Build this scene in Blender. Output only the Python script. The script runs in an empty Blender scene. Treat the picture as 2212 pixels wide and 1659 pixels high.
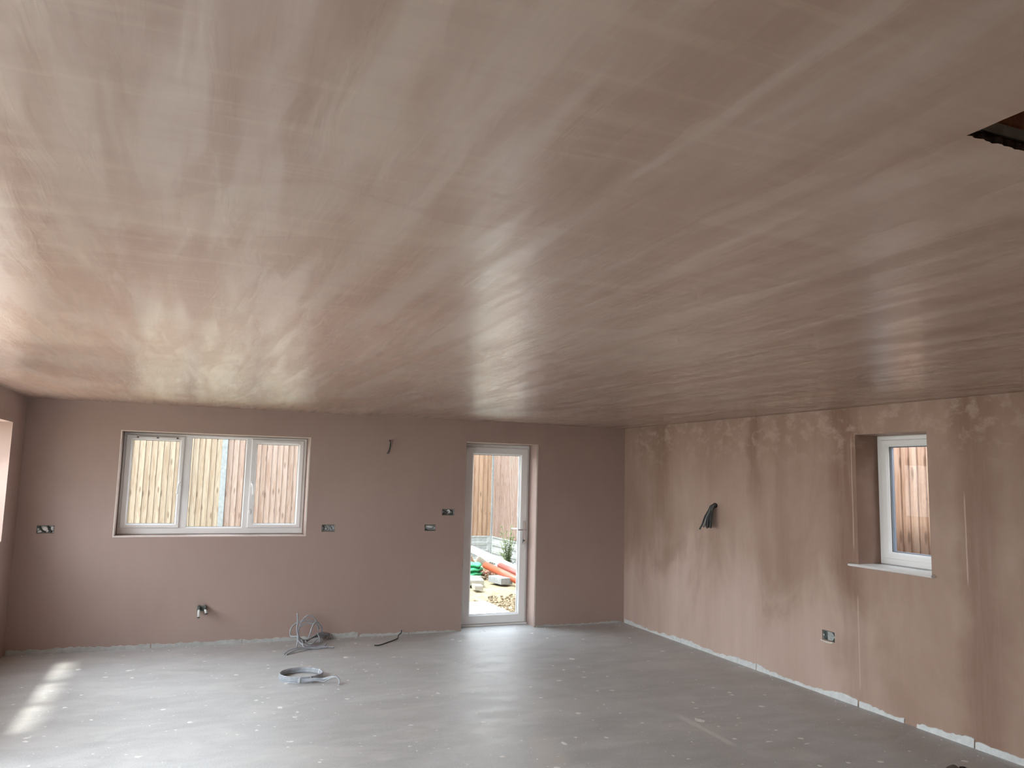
import bpy, bmesh, math, random
from mathutils import Vector, Matrix
random.seed(7)
S = bpy.context.scene
COL = S.collection

# ------------------------------------------------------------------ camera
CAM_H = 1.763
YAW, PITCH, ROLL, FPX = 0.383617, 0.118869, 0.0241226, 1668.66
cd = bpy.data.cameras.new('camera'); cam = bpy.data.objects.new('camera', cd); COL.objects.link(cam)
cd.sensor_width = 36.0; cd.lens = FPX * 36.0 / 2212.0; cd.clip_start = 0.05; cd.clip_end = 300
fw = Vector((math.sin(YAW)*math.cos(PITCH), math.cos(YAW)*math.cos(PITCH), math.sin(PITCH)))
rt = Vector((math.cos(YAW), -math.sin(YAW), 0)); up = rt.cross(fw)
r2 = rt*math.cos(ROLL) + up*math.sin(ROLL); u2 = -rt*math.sin(ROLL) + up*math.cos(ROLL)
cam.matrix_world = Matrix(((r2.x,u2.x,-fw.x,0),(r2.y,u2.y,-fw.y,0),(r2.z,u2.z,-fw.z,CAM_H),(0,0,0,1)))
S.camera = cam

# ------------------------------------------------------------------ exposure, sky, sun, fill lamps at the openings
vs = S.view_settings
S.display_settings.display_device = 'sRGB'
vs.view_transform = 'Standard'; vs.look = 'None'; vs.gamma = 1.0; vs.use_curve_mapping = False
vs.exposure = 0.0
S.cycles.use_denoising = True
S.cycles.max_bounces = 7; S.cycles.diffuse_bounces = 4; S.cycles.glossy_bounces = 3; S.cycles.transparent_max_bounces = 8
S.cycles.use_adaptive_sampling = True; S.cycles.adaptive_threshold = 0.08; S.cycles.adaptive_min_samples = 16
S.cycles.sample_clamp_indirect = 12.0
SKY, SUN = 7.6, 7.0
WIN_SKY_FILL, WIN_GROUND_FILL, DOOR_SKY_FILL, DOOR_GROUND_FILL = 30.0, 14.0, 28.0, 21.0

world = bpy.data.worlds.new('sky'); S.world = world; world.use_nodes = True
nt = world.node_tree; nt.nodes.clear()
wo = nt.nodes.new('ShaderNodeOutputWorld'); bg = nt.nodes.new('ShaderNodeBackground')
tc = nt.nodes.new('ShaderNodeTexCoord'); sx = nt.nodes.new('ShaderNodeSeparateXYZ'); rp = nt.nodes.new('ShaderNodeValToRGB')
nt.links.new(tc.outputs['Generated'], sx.inputs[0]); nt.links.new(sx.outputs['Z'], rp.inputs[0])
rp.color_ramp.elements[0].color = (0.95, 0.97, 1.0, 1); rp.color_ramp.elements[1].color = (0.78, 0.88, 1.0, 1)
nt.links.new(rp.outputs[0], bg.inputs[0]); bg.inputs[1].default_value = SKY
nt.links.new(bg.outputs[0], wo.inputs[0])

sd = bpy.data.lights.new('sun', 'SUN'); sun = bpy.data.objects.new('sun', sd); COL.objects.link(sun)
sd.energy = SUN; sd.angle = math.radians(5.0); sd.color = (1.0, 0.95, 0.86)
sun.rotation_euler = Vector((0.42, 0.10, -0.90)).to_track_quat('-Z', 'Y').to_euler(); sun.location = (-6, -2, 9)

def area(name, loc, direction, sx_, sy_, watts, color):
    a = bpy.data.lights.new(name, 'AREA'); o = bpy.data.objects.new(name, a); COL.objects.link(o)
    a.shape = 'RECTANGLE'; a.size = sx_; a.size_y = sy_; a.energy = watts; a.color = color
    o.location = loc; o.rotation_euler = Vector(direction).to_track_quat('-Z', 'Y').to_euler()
    return o
# fill lamps added outside the window and garden doors of the left wall (openings y 5.95..8.04 and y 0.3..5.3):
# cool ones boost the sky, warm ones boost the bounce off the sunny ground
def fill_lamp(name, y, z, w, h, watts, tilt, color):
    o = area(name, (-1.86, y, z), (1, 0, tilt), w, h, watts, color); o.data.spread = 2.1
fill_lamp('sky_fill_left_window', 7.0, 1.61, 1.95, .95, WIN_SKY_FILL, -1, (.88,.94,1.0))
fill_lamp('ground_fill_left_window', 7.0, 1.61, 1.95, .95, WIN_GROUND_FILL, 1, (1.0,.95,.88))
fill_lamp('sky_fill_garden_door', 4.05, 1.08, 2.3, 1.95, DOOR_SKY_FILL, -1, (.88,.94,1.0))
fill_lamp('ground_fill_garden_door', 4.05, 1.08, 2.3, 1.95, DOOR_GROUND_FILL, 1, (1.0,.95,.88))

# ------------------------------------------------------------------ room numbers (metres)
L, R, D, B, H = -1.535, 5.038, 8.594, -3.0, 2.40
WT = 0.32

# ------------------------------------------------------------------ helpers
def link(name, bm, mat=None, parent=None, smooth=False):
    me = bpy.data.meshes.new(name)
    bmesh.ops.recalc_face_normals(bm, faces=bm.faces)
    bm.to_mesh(me); bm.free()
    if mat: me.materials.append(mat)
    if smooth:
        for p in me.polygons: p.use_smooth = True
    o = bpy.data.objects.new(name, me); COL.objects.link(o)
    if parent: o.parent = parent
    return o
def tag(o, label, cat, group=None, kind=None):
    o['label'] = label; o['category'] = cat
    if group: o['group'] = group
    if kind: o['kind'] = kind
    return o
def struct(o, label=None, cat=None):
    o['kind'] = 'structure'
    if label: o['label'] = label
    if cat: o['category'] = cat
    return o
def empty(name, loc, label, cat, group=None):
    o = bpy.data.objects.new(name, None); COL.objects.link(o); o.location = loc; o.empty_display_size = 0.1
    return tag(o, label, cat, group)
def BM(): return bmesh.new()
def box(bm, x0, x1, y0, y1, z0, z1, bev=0.0, M=None):
    vs_ = [bm.verts.new((x, y, z)) for x in (x0, x1) for y in (y0, y1) for z in (z0, z1)]
    f = [(0,1,3,2),(4,6,7,5),(0,4,5,1),(2,3,7,6),(0,2,6,4),(1,5,7,3)]
    fs = [bm.faces.new([vs_[i] for i in q]) for q in f]
    if bev:
        es = list({e for ff in fs for e in ff.edges})
        r = bmesh.ops.bevel(bm, geom=es, offset=bev, segments=2, affect='EDGES', profile=0.5)
        vs_ = list({v for ff in r['faces'] for v in ff.verts} | {v for v in vs_ if v.is_valid})
    if M is not None:
        for v in vs_: v.co = M @ v.co
    return vs_
def catmull(P, n=6):
    P = [Vector(p) for p in P]; out = []
    for i in range(len(P)-1):
        p0 = P[max(i-1,0)]; p1 = P[i]; p2 = P[i+1]; p3 = P[min(i+2,len(P)-1)]
        for k in range(n):
            t = k/n
            out.append(0.5*((2*p1)+(p2-p0)*t+(2*p0-5*p1+4*p2-p3)*t*t+(3*p1-p0-3*p2+p3)*t**3))
    out.append(P[-1]); return out
def tube(bm, pts, r, seg=8, flat=1.0, caps=True):
    """sweep a round (or flattened) section along pts"""
    n = len(pts); rings = []; prev = None
    for i, p in enumerate(pts):
        t = (pts[min(i+1,n-1)] - pts[max(i-1,0)])
        if t.length < 1e-9: t = Vector((0,0,1))
        t.normalize()
        if prev is None:
            a = Vector((0,0,1)) if abs(t.z) < .9 else Vector((1,0,0))
            nrm = (a - t*a.dot(t)).normalized()
        else:
            nrm = (prev - t*prev.dot(t)); nrm = nrm.normalized() if nrm.length > 1e-6 else prev
        prev = nrm; b = t.cross(nrm)
        rr = r[i] if isinstance(r, (list, tuple)) else r
        rings.append([bm.verts.new(p + nrm*math.cos(2*math.pi*k/seg)*rr*flat + b*math.sin(2*math.pi*k/seg)*rr) for k in range(seg)])
    for a, c in zip(rings, rings[1:]):
        for k in range(seg): bm.faces.new((a[k], a[(k+1)%seg], c[(k+1)%seg], c[k]))
    if caps: bm.faces.new(rings[0][::-1]); bm.faces.new(rings[-1])
def loft(bm, loops):
    """loops: lists of equal length, closed rings; the last joins the first (a picture-frame profile)"""
    V = [[bm.verts.new(p) for p in l] for l in loops]
    m = len(V[0])
    for i in range(len(V)):
        a, c = V[i], V[(i+1) % len(V)]
        for k in range(m): bm.faces.new((a[k], a[(k+1)%m], c[(k+1)%m], c[k]))
def frame_mesh(bm, T, u0, u1, z0, z1, wl, wr, wb, wt, d0, d1, bead=0.014, cham=0.006):
    """picture frame in a wall plane. T(u, depth, z) -> point; depth grows outwards. front at d0, back at d1"""
    def ring(il, ir, ib, it, d):
        return [T(u0+il, d, z0+ib), T(u1-ir, d, z0+ib), T(u1-ir, d, z1-it), T(u0+il, d, z1-it)]
    c, b = cham, bead
    loft(bm, [ring(0,0,0,0,d1), ring(0,0,0,0,d0+c), ring(c,c,c,c,d0), ring(wl-b,wr-b,wb-b,wt-b,d0), ring(wl,wr,wb,wt,d0+b), ring(wl,wr,wb,wt,d1)])
def Tfar(u, d, z): return Vector((u, D+d, z))
def Tright(u, d, z): return Vector((R+d, u, z))
def Tleft(u, d, z): return Vector((L-d, u, z))
def Tbox(bm, T, u0, u1, d0, d1, z0, z1, bev=0.0):
    p, q = T(u0, d0, z0), T(u1, d1, z1)
    return box(bm, min(p.x,q.x), max(p.x,q.x), min(p.y,q.y), max(p.y,q.y), min(p.z,q.z), max(p.z,q.z), bev)

# ------------------------------------------------------------------ materials
class NB:
    """a small node builder"""
    def __init__(s, name):
        s.m = bpy.data.materials.new(name); s.m.use_nodes = True; s.t = s.m.node_tree; s.t.nodes.clear()
        s.out = s.n('OutputMaterial'); s.b = s.n('BsdfPrincipled'); s.t.links.new(s.b.outputs[0], s.out.inputs[0])
    def n(s, typ, **kw):
        x = s.t.nodes.new('ShaderNode'+typ)
        for k, v in kw.items(): setattr(x, k, v)
        return x
    def l(s, a, b): s.t.links.new(a, b)
    def pos(s, scale=(1,1,1), kind='Object', rot=(0,0,0)):
        c = s.n('TexCoord'); m = s.n('Mapping'); m.inputs['Scale'].default_value = scale; m.inputs['Rotation'].default_value = rot
        s.l(c.outputs[kind], m.inputs[0]); return m.outputs[0]
    def noise(s, vec, scale=1.0, detail=4, rough=.55, dist=0.0):
        x = s.n('TexNoise'); x.inputs['Scale'].default_value = scale; x.inputs['Detail'].default_value = min(detail, 4)
        x.inputs['Roughness'].default_value = rough; x.inputs['Distortion'].default_value = dist
        s.l(vec, x.inputs['Vector']); return x.outputs['Fac']
    def ramp(s, fac, stops, interp='LINEAR'):
        x = s.n('ValToRGB'); cr = x.color_ramp; cr.interpolation = interp
        while len(cr.elements) < len(stops): cr.elements.new(.5)
        for e, (p, c) in zip(cr.elements, stops):
            e.position = p; e.color = (c, c, c, 1) if isinstance(c, (int, float)) else (*c, 1)
        s.l(fac, x.inputs[0]); return x.outputs[0]
    def mix(s, fac, a, b, mode='MIX'):
        x = s.n('Mix', data_type='RGBA', blend_type=mode)
        for i, v in ((0, fac), (6, a), (7, b)):
            if isinstance(v, (int, float)): x.inputs[i].default_value = v if i == 0 else (v, v, v, 1)
            elif isinstance(v, tuple): x.inputs[i].default_value = (*v, 1)
            else: s.l(v, x.inputs[i])
        return x.outputs[2]
    def math(s, op, a, b=None, c=None, clamp=False):
        x = s.n('Math', operation=op, use_clamp=clamp)
        for i, v in ((0, a), (1, b), (2, c)):
            if v is None: continue
            if isinstance(v, (int, float)): x.inputs[i].default_value = v
            else: s.l(v, x.inputs[i])
        return x.outputs[0]
    def smooth(s, v, lo, hi):
        x = s.n('MapRange', interpolation_type='SMOOTHSTEP'); s.l(v, x.inputs[0])
        x.inputs[1].default_value = lo; x.inputs[2].default_value = hi; return x.outputs[0]
    def xyz(s):
        c = s.n('TexCoord'); x = s.n('SeparateXYZ'); s.l(c.outputs['Object'], x.inputs[0]); return x.outputs
    def set(s, color=None, rough=None, spec=None, metal=None):
        for k, v in (('Base Color', color), ('Roughness', rough), ('Specular IOR Level', spec), ('Metallic', metal)):
            if v is None: continue
            i = s.b.inputs[k]
            if isinstance(v, (int, float)): i.default_value = v
            elif isinstance(v, tuple): i.default_value = (*v, 1)
            else: s.l(v, i)
    def bump(s, h, strength=.2, dist=.01):
        x = s.n('Bump'); x.inputs['Strength'].default_value = strength; x.inputs['Distance'].default_value = dist
        s.l(h, x.inputs['Height']); s.l(x.outputs[0], s.b.inputs['Normal'])
def simple(name, color, rough=.5, metal=0.0, var=.0, scale=20, bump=0.0):
    b = NB(name)
    if var:
        n = b.noise(b.pos(), scale, 4)
        dk = tuple(c*(1-var) for c in color); lt = tuple(min(1, c*(1+var)) for c in color)
        b.set(b.ramp(n, [(.3, dk), (.7, lt)]), rough, None, metal)
        if bump: b.bump(n, bump, .01)
    else: b.set(color, rough, None, metal)
    return b.m

PINK, BEIGE, PALE = (.47,.335,.275), (.46,.365,.295), (.56,.45,.385)
def mat_wall():
    b = NB('skim_plaster')
    n1 = b.noise(b.pos((0.596,0.564,0.564)), 1.6, 5, .6, .4)
    n2 = b.noise(b.pos((3,3,.7)), 3.0, 5, .6)
    c = b.ramp(n1, [(.3, (0.391,0.285,0.253)), (.7, (0.417,0.314,0.277))])
    c = b.mix(b.math('MULTIPLY', b.ramp(n2, [(.45, 0.0), (.75, 1.0)]), .25), c, (0.451,0.338,0.298))
    b.set(c, b.ramp(n2, [(.3,.5),(.7,.62)]), .35)
    b.bump(b.noise(b.pos((2,2,6)), 14, 4), .05, .01)
    return b.m
def mat_right():
    b = NB('damp_skim_plaster')
    x, y, z = b.xyz()
    big = b.noise(b.pos((1,.9,.55)), 1.7, 5, .6, .5)
    st = b.noise(b.pos((1,2.2,.38)), 1.5, 6, .6, .25)
    fine = b.noise(b.pos((1,9,.9)), 2.4, 5, .6, .4)
    c = b.ramp(st, [(.30,(0.334,0.218,0.170)), (.48,(0.381,0.259,0.206)), (.72,(0.429,0.304,0.246))])
    c = b.mix(.55, c, b.ramp(big, [(.35,(0.324,0.214,0.165)), (.5,(0.386,0.267,0.211)), (.66,(0.439,0.312,0.255))]))
    # darker, still-damp bands beside the board joints
    wob = b.math('MULTIPLY', b.math('SUBTRACT', b.noise(b.pos((1,1,1.4)), 2.2, 4), .5), .28)
    yw = b.math('ADD', y, wob)
    damp = None
    for yc, w, k, z0, z1 in ((4.97,.17,.60,-1,2.6),(6.14,.08,.45,1.3,2.0),(3.80,.16,.60,-1,2.6),(7.75,.2,.35,-1,2.6),(3.2,.3,.35,-1,2.6),(2.4,.3,.4,-1,2.6),(5.75,.10,.20,-1,2.6)):
        d = b.math('ABSOLUTE', b.math('SUBTRACT', yw, yc))
        f = b.math('MULTIPLY', b.math('SUBTRACT', 1.0, b.smooth(d, w*.2, w*1.5)), k)
        f = b.math('MULTIPLY', f, b.smooth(z, z0, z1) if z0 > 0 else 1.0)
        damp = f if damp is None else b.math('MAXIMUM', damp, f)
    damp = b.math('MULTIPLY', damp, b.ramp(fine, [(.25,.55),(.6,1.0)]))
    c = b.mix(b.math('MULTIPLY', damp, 1.5, clamp=True), c, (0.237,0.136,0.097))
    # pale dried blotches below the ceiling
    top = b.math('MULTIPLY', b.smooth(z, 1.75, 2.35), b.ramp(b.noise(b.pos((1,2.4,3.2)), 2.6, 8, .68, .15), [(.50,0.0),(.62,1.0)]))
    c = b.mix(b.math('MULTIPLY', top, .8), c, (0.492,0.361,0.299))
    # drying tone plus painted light falloff: paler low at far corner, darker near camera
    dry_lit = b.math('ADD', b.math('SUBTRACT', 1.0, b.smooth(z, .1, 1.7)), b.math('MULTIPLY', b.math('SUBTRACT', big, .5), 1.6))
    dry_lit = b.math('MULTIPLY', b.smooth(dry_lit, .25, .95), b.smooth(b.math('ADD', y, b.math('MULTIPLY', wob, 3.0)), 3.6, 6.2))
    c = b.mix(b.math('MULTIPLY', dry_lit, .85), c, b.ramp(st, [(.3,(0.510,0.377,0.315)), (.7,(0.612,0.468,0.404))]))
    damp_shade = b.math('MULTIPLY', b.math('SUBTRACT', 1.0, b.smooth(b.math('ADD', y, b.math('MULTIPLY', wob, 3.0)), 2.6, 5.2)), b.ramp(big, [(.36,1.0),(.62,.35)]))
    c = b.mix(b.math('MULTIPLY', damp_shade, .55), c, (0.296,0.186,0.141))
    # thin pale scrape lines on the joints
    line = None
    for yc, za, zb in ((6.15,.0,.7),(4.885,.1,.9),(3.90,1.05,1.75),(4.91,1.2,2.2),(7.43,.3,1.0)):
        d = b.math('ABSOLUTE', b.math('SUBTRACT', b.math('ADD', y, b.math('MULTIPLY', wob, .03)), yc))
        f = b.math('SUBTRACT', 1.0, b.smooth(d, .003, .008))
        f = b.math('MULTIPLY', f, b.math('MULTIPLY', b.smooth(z, za, za+.1), b.math('SUBTRACT', 1.0, b.smooth(z, zb-.1, zb))))
        line = f if line is None else b.math('MAXIMUM', line, f)
    c = b.mix(b.math('MULTIPLY', line, .55), c, (0.597,0.452,0.388))
    b.set(c, b.ramp(fine, [(.3,.42),(.7,.62)]), .35)
    b.bump(b.noise(b.pos((1,6,2)), 8, 5, .6), .06, .01)
    return b.m
def mat_ceiling():
    b = NB('trowelled_ceiling_plaster')
    x, y, z = b.xyz()
    warp = b.n('TexNoise'); warp.inputs['Scale'].default_value = .8; b.l(b.pos((1,1,1)), warp.inputs['Vector'])
    big = b.noise(b.pos((1.5,.42,1)), 1.5, 5, .58, .9)
    pat = b.noise(b.pos((1.1,.65,1)), 2.1, 4, .5, .7)
    stk = b.noise(b.pos((5.5,.55,1)), 1.5, 6, .62, .35)
    crs = b.noise(b.pos((.9,9,1)), 1.7, 5, .6, .3)
    c = b.ramp(big, [(.32,(0.400,0.268,0.213)), (.47,(0.414,0.303,0.239)), (.50,(0.437,0.316,0.256)), (.68,(0.437,0.338,0.278))])
    for sc, sh, am in (((1.25,.50,1), 1.15, .5), ((.75,1.1,1), 1.6, .45)):
        wv = b.n('VectorMath', operation='MULTIPLY_ADD'); b.l(warp.outputs['Color'], wv.inputs[0]); wv.inputs[1].default_value = (.9,.9,0); b.l(b.pos(sc), wv.inputs[2])
        vo = b.n('TexVoronoi', feature='SMOOTH_F1', voronoi_dimensions='2D'); vo.inputs['Scale'].default_value = sh; vo.inputs['Smoothness'].default_value = .12; vo.inputs['Randomness'].default_value = 1.0; b.l(wv.outputs[0], vo.inputs['Vector'])
        sp = b.n('SeparateColor'); b.l(vo.outputs['Color'], sp.inputs[0])
        c = b.mix(am, c, b.ramp(sp.outputs[0], [(.1,(0.360,0.234,0.189)), (.35,(0.420,0.301,0.236)), (.5,(0.400,0.267,0.217)), (.65,(0.460,0.329,0.269)), (.9,(0.480,0.377,0.307))]))
    c = b.mix(b.math('MULTIPLY', b.ramp(stk, [(.505,0.0),(.59,1.0)]), .55), c, (0.515,0.400,0.335))
    c = b.mix(b.math('MULTIPLY', b.ramp(stk, [(.37,1.0),(.48,0.0)]), .45), c, (0.331,0.215,0.169))
    c = b.mix(b.math('MULTIPLY', b.ramp(crs, [(.53,0.0),(.64,1.0)]), .28), c, (0.524,0.400,0.321))
    c = b.mix(b.math('MULTIPLY', b.ramp(crs, [(.35,1.0),(.46,0.0)]), .16), c, (0.350,0.233,0.182))
    # board joints: faint ridges, along and across the room
    for ax, p in ((0,.81),(0,-.36),(0,2.02),(0,3.2),(1,2.2),(1,4.4),(1,6.6)):
        v = x if ax == 0 else y
        d = b.math('ABSOLUTE', b.math('SUBTRACT', b.math('ADD', v, b.math('MULTIPLY', b.math('SUBTRACT', big, .5), .10)), p))
        f = b.math('MULTIPLY', b.math('SUBTRACT', 1.0, b.smooth(d, .004, .03)), b.ramp(pat, [(.42,0.0),(.56,1.0)]))
        c = b.mix(b.math('MULTIPLY', f, .28), c, (0.552,0.439,0.365))
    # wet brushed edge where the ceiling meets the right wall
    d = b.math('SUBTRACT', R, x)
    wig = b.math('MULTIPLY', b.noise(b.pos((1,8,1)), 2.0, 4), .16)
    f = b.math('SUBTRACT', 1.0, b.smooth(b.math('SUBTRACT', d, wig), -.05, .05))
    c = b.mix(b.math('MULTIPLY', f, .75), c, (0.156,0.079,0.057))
    rg = b.ramp(b.mix(.5, stk, pat), [(.38,.29),(.5,.34),(.62,.46)])
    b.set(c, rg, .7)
    b.l(b.ramp(stk, [(.40,.2),(.49,.55),(.58,1.0)]), b.b.inputs['Coat Weight']); b.b.inputs['Coat Roughness'].default_value = .27; b.b.inputs['Coat IOR'].default_value = 1.6
    h = b.mix(.4, b.noise(b.pos((5,.9,1)), 3.2, 3, .6, .8), b.noise(b.pos((1.6,7,1)), 2.2, 3, .6))
    b.bump(h, .17, .02)
    return b.m
def mat_floor():
    b = NB('concrete_screed')
    big = b.noise(b.pos((.6,.9,1)), 1.0, 6, .6, .6)
    mid = b.noise(b.pos((1.2,3.0,1)), 2.2, 6, .62, .5)
    fine = b.noise(b.pos(), 90, 3, .7)
    c = b.ramp(big, [(.32,(0.450,0.450,0.441)), (.5,(0.525,0.525,0.523)), (.66,(0.600,0.606,0.617))])
    c = b.mix(.55, c, b.ramp(mid, [(.35,(0.37,0.37,0.36)), (.5,(.48,.48,.475)), (.62,(0.57,0.57,0.575)), (.72,(0.68,0.68,0.69))]))
    c = b.mix(.26, c, b.ramp(fine, [(.38,(0.250,0.250,0.252)), (.65,(0.625,0.625,0.630))]))
    dust = b.ramp(b.noise(b.pos((.8,1.6,1)), 1.4, 7, .68, .6), [(.50,0.0),(.62,1.0)])
    c = b.mix(b.math('MULTIPLY', dust, .35), c, (0.625,0.613,0.592))
    x, y, z = b.xyz()
    def stain(x0, y0, x1, y1, w):
        dx, dy = x1-x0, y1-y0; ln = math.hypot(dx, dy)
        px, py = b.math('SUBTRACT', x, x0), b.math('SUBTRACT', y, y0)
        al = b.math('ADD', b.math('MULTIPLY', px, dx/ln), b.math('MULTIPLY', py, dy/ln)); ac = b.math('ABSOLUTE', b.math('SUBTRACT', b.math('MULTIPLY', px, dy/ln), b.math('MULTIPLY', py, dx/ln)))
        ac = b.math('ADD', ac, b.math('MULTIPLY', b.math('SUBTRACT', mid, .5), w*2.2))
        return b.math('MULTIPLY', b.math('SUBTRACT', 1.0, b.smooth(ac, w*.3, w)), b.math('MULTIPLY', b.smooth(al, 0, .15), b.math('SUBTRACT', 1.0, b.smooth(al, ln-.15, ln))))
    c = b.mix(b.math('MULTIPLY', stain(3.50,5.22,3.48,4.40,.035), .55), c, (.74,.73,.71))
    c = b.mix(b.math('MULTIPLY', stain(2.35,5.10,2.08,4.30,.13), .45), c, (.60,.545,.49))
    c = b.mix(b.math('MULTIPLY', stain(2.1,7.6,3.6,4.9,.10), .25), c, (.62,.62,.63))
    vo = b.n('TexVoronoi', voronoi_dimensions='2D'); vo.inputs['Scale'].default_value = 3.2; b.l(b.pos(), vo.inputs['Vector'])
    spot = b.math('MULTIPLY', b.math('SUBTRACT', 1.0, b.smooth(vo.outputs['Distance'], .012, .035)), b.ramp(b.noise(b.pos(), 3.0, 2), [(.45,0.0),(.55,1.0)]))
    c = b.mix(b.math('MULTIPLY', spot, .6), c, (0.850,0.838,0.832))
    b.set(c, b.ramp(mid, [(.3,.40),(.7,.56)]), .55)
    b.bump(b.mix(.5, fine, mid), .10, .01)
    return b.m
def mat_timber(name, cols, grey=.0):
    b = NB(name)
    oi = b.n('ObjectInfo'); rnd = oi.outputs['Random']
    v = b.n('CombineXYZ'); off = b.math('MULTIPLY', rnd, 37.0); b.l(off, v.inputs[0]); b.l(off, v.inputs[2])
    ad = b.n('VectorMath', operation='ADD'); b.l(b.pos((14,14,1.2)), ad.inputs[0]); b.l(v.outputs[0], ad.inputs[1])
    g = b.noise(ad.outputs[0], 2.2, 5, .6, .6)
    c = b.ramp(rnd, [(0, cols[0]), (.5, cols[1]), (1, cols[2])])
    dk = b.mix(1.0, c, (.80,.72,.66), 'MULTIPLY')
    c = b.mix(b.ramp(g, [(.38,1.0),(.58,0.0)]), c, dk)
    v2 = b.n('CombineXYZ'); b.l(b.math('MULTIPLY', b.math('FLOOR', b.math('MULTIPLY', rnd, 9.0)), 7.3), v2.inputs[0]); b.l(b.math('MULTIPLY', rnd, .5), v2.inputs[2])
    ad2 = b.n('VectorMath', operation='ADD'); b.l(b.pos((9,9,2.6)), ad2.inputs[0]); b.l(v2.outputs[0], ad2.inputs[1])
    vo = b.n('TexVoronoi'); vo.inputs['Scale'].default_value = 1.0; b.l(ad2.outputs[0], vo.inputs['Vector'])
    k = b.math('SUBTRACT', 1.0, b.smooth(vo.outputs['Distance'], .08, .22))
    c = b.mix(b.math('MULTIPLY', k, .55), c, (.07,.04,.025))
    b.set(c, .75, .25); b.bump(g, .15, .01)
    return b.m
def mat_glass():
    m = bpy.data.materials.new('window_glass'); m.use_nodes = True; t = m.node_tree; t.nodes.clear()
    o = t.nodes.new('ShaderNodeOutputMaterial'); mx = t.nodes.new('ShaderNodeMixShader'); tr = t.nodes.new('ShaderNodeBsdfTransparent'); gl = t.nodes.new('ShaderNodeBsdfGlossy')
    fr = t.nodes.new('ShaderNodeFresnel'); fr.inputs[0].default_value = 1.28
    tr.inputs[0].default_value = (.965,.985,.98,1); gl.inputs['Roughness'].default_value = .01
    ge = t.nodes.new('ShaderNodeNewGeometry'); ma = t.nodes.new('ShaderNodeMath'); ma.operation = 'MULTIPLY_ADD'; ma.inputs[1].default_value = -1.0; ma.inputs[2].default_value = 1.0
    mb = t.nodes.new('ShaderNodeMath'); mb.operation = 'MULTIPLY'; t.links.new(ge.outputs['Backfacing'], ma.inputs[0]); t.links.new(ma.outputs[0], mb.inputs[0]); t.links.new(fr.outputs[0], mb.inputs[1])
    t.links.new(mb.outputs[0], mx.inputs[0]); t.links.new(tr.outputs[0], mx.inputs[1]); t.links.new(gl.outputs[0], mx.inputs[2]); t.links.new(mx.outputs[0], o.inputs[0])
    return m
def mat_rough(name, a, c_, scale, rough=.85, bump=.5):
    b = NB(name); n = b.noise(b.pos(), scale, 6, .65, .3)
    b.set(b.ramp(n, [(.32, a), (.68, c_)]), rough, .25); b.bump(n, bump, .02); return b.m

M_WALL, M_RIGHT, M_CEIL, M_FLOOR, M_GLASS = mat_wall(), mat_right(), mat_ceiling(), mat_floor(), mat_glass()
M_UPVC = simple('white_upvc', (.88,.88,.88), .28)
M_SILL = simple('white_sill_board', (.80,.80,.79), .35, var=.03, scale=8)
M_VENT = simple('grey_vent_plastic', (.30,.30,.31), .4)
M_SEAL = simple('dark_rubber_gasket', (.03,.03,.035), .6)
M_CHROME = simple('satin_chrome', (.72,.73,.74), .25, 1.0)
M_BOARDG = mat_rough('grey_plasterboard_edge', (.40,.415,.41), (.52,.53,.52), 18, .9, .3)  # darker grey tone for the strips on the far wall
M_BOARD = mat_rough('bare_plasterboard_edge', (.58,.60,.60), (.72,.74,.74), 18, .85, .3)
M_CABLE = simple('grey_cable_sheath', (.37,.395,.435), .34, var=.15, scale=30)
M_CABLED = simple('dark_cable_sheath', (.055,.06,.065), .45, var=.3, scale=40)
M_GALV = simple('galvanised_steel', (.46,.49,.48), .42, .55, var=.25, scale=60)
M_BLACK = simple('black_void', (.012,.011,.010), .9)
M_PLAST = simple('dried_white_plaster', (.84,.83,.81), .8, var=.08, scale=30)
M_GREYP = simple('grey_green_plastic', (.085,.105,.095), .5, var=.25, scale=40)
M_WHITEP = simple('white_pipe_plastic', (.78,.77,.76), .35)
M_CONC = mat_rough('cast_concrete', (.26,.275,.275), (.36,.375,.37), 14, .9, .3)
M_POST = mat_rough('concrete_post', (.185,.20,.205), (.25,.265,.27), 14, .9, .3)
M_EXT = mat_rough('exterior_render', (.62,.58,.52), (.72,.68,.62), 8, .9, .3)
M_TILE = mat_rough('roof_covering', (.10,.09,.085), (.16,.14,.13), 6, .9, .3)
M_SAND = mat_rough('sandy_soil', (.20,.16,.095), (.30,.25,.165), 5, .95, .5)
M_GRAVEL = mat_rough('yellow_gravel', (.13,.095,.055), (.26,.21,.15), 9, .95, .4)
M_SLAB = mat_rough('pale_concrete_slab', (.36,.36,.35), (.44,.44,.43), 4, .85, .2)
M_PALES = mat_rough('pale_paving_stone', (.24,.225,.19), (.32,.305,.27), 7, .9, .3)
M_BLOCK = mat_rough('aerated_block', (.20,.205,.205), (.27,.275,.275), 22, .95, .4)
M_ORANGE = simple('terracotta_plastic_pipe', (.32,.062,.026), .4, var=.08, scale=6)
M_GREEN = simple('green_plastic_sheet', (.03,.27,.11), .45, var=.25, scale=14)
M_RUB = mat_rough('broken_brick', (.20,.085,.055), (.33,.19,.14), 14, .95, .5)
M_LEAF = simple('weed_leaf', (.16,.22,.09), .6, var=.3, scale=9)
M_JOIST = mat_rough('loft_joist_timber', (.30,.15,.085), (.48,.27,.16), 9, .85, .3)
M_GREYW = simple('grey_batten', (.36,.37,.33), .8, var=.2, scale=20)
M_F_YEL = mat_timber('fence_timber_straw', ((.245,.195,.145),(.29,.245,.19),(.22,.18,.14)))
M_F_PNK = mat_timber('fence_timber_pinkish', ((.25,.185,.155),(.28,.22,.19),(.22,.16,.13)))
M_F_ORG = mat_timber('fence_timber_orange', ((.28,.185,.12),(.31,.215,.15),(.25,.165,.115)))
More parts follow.
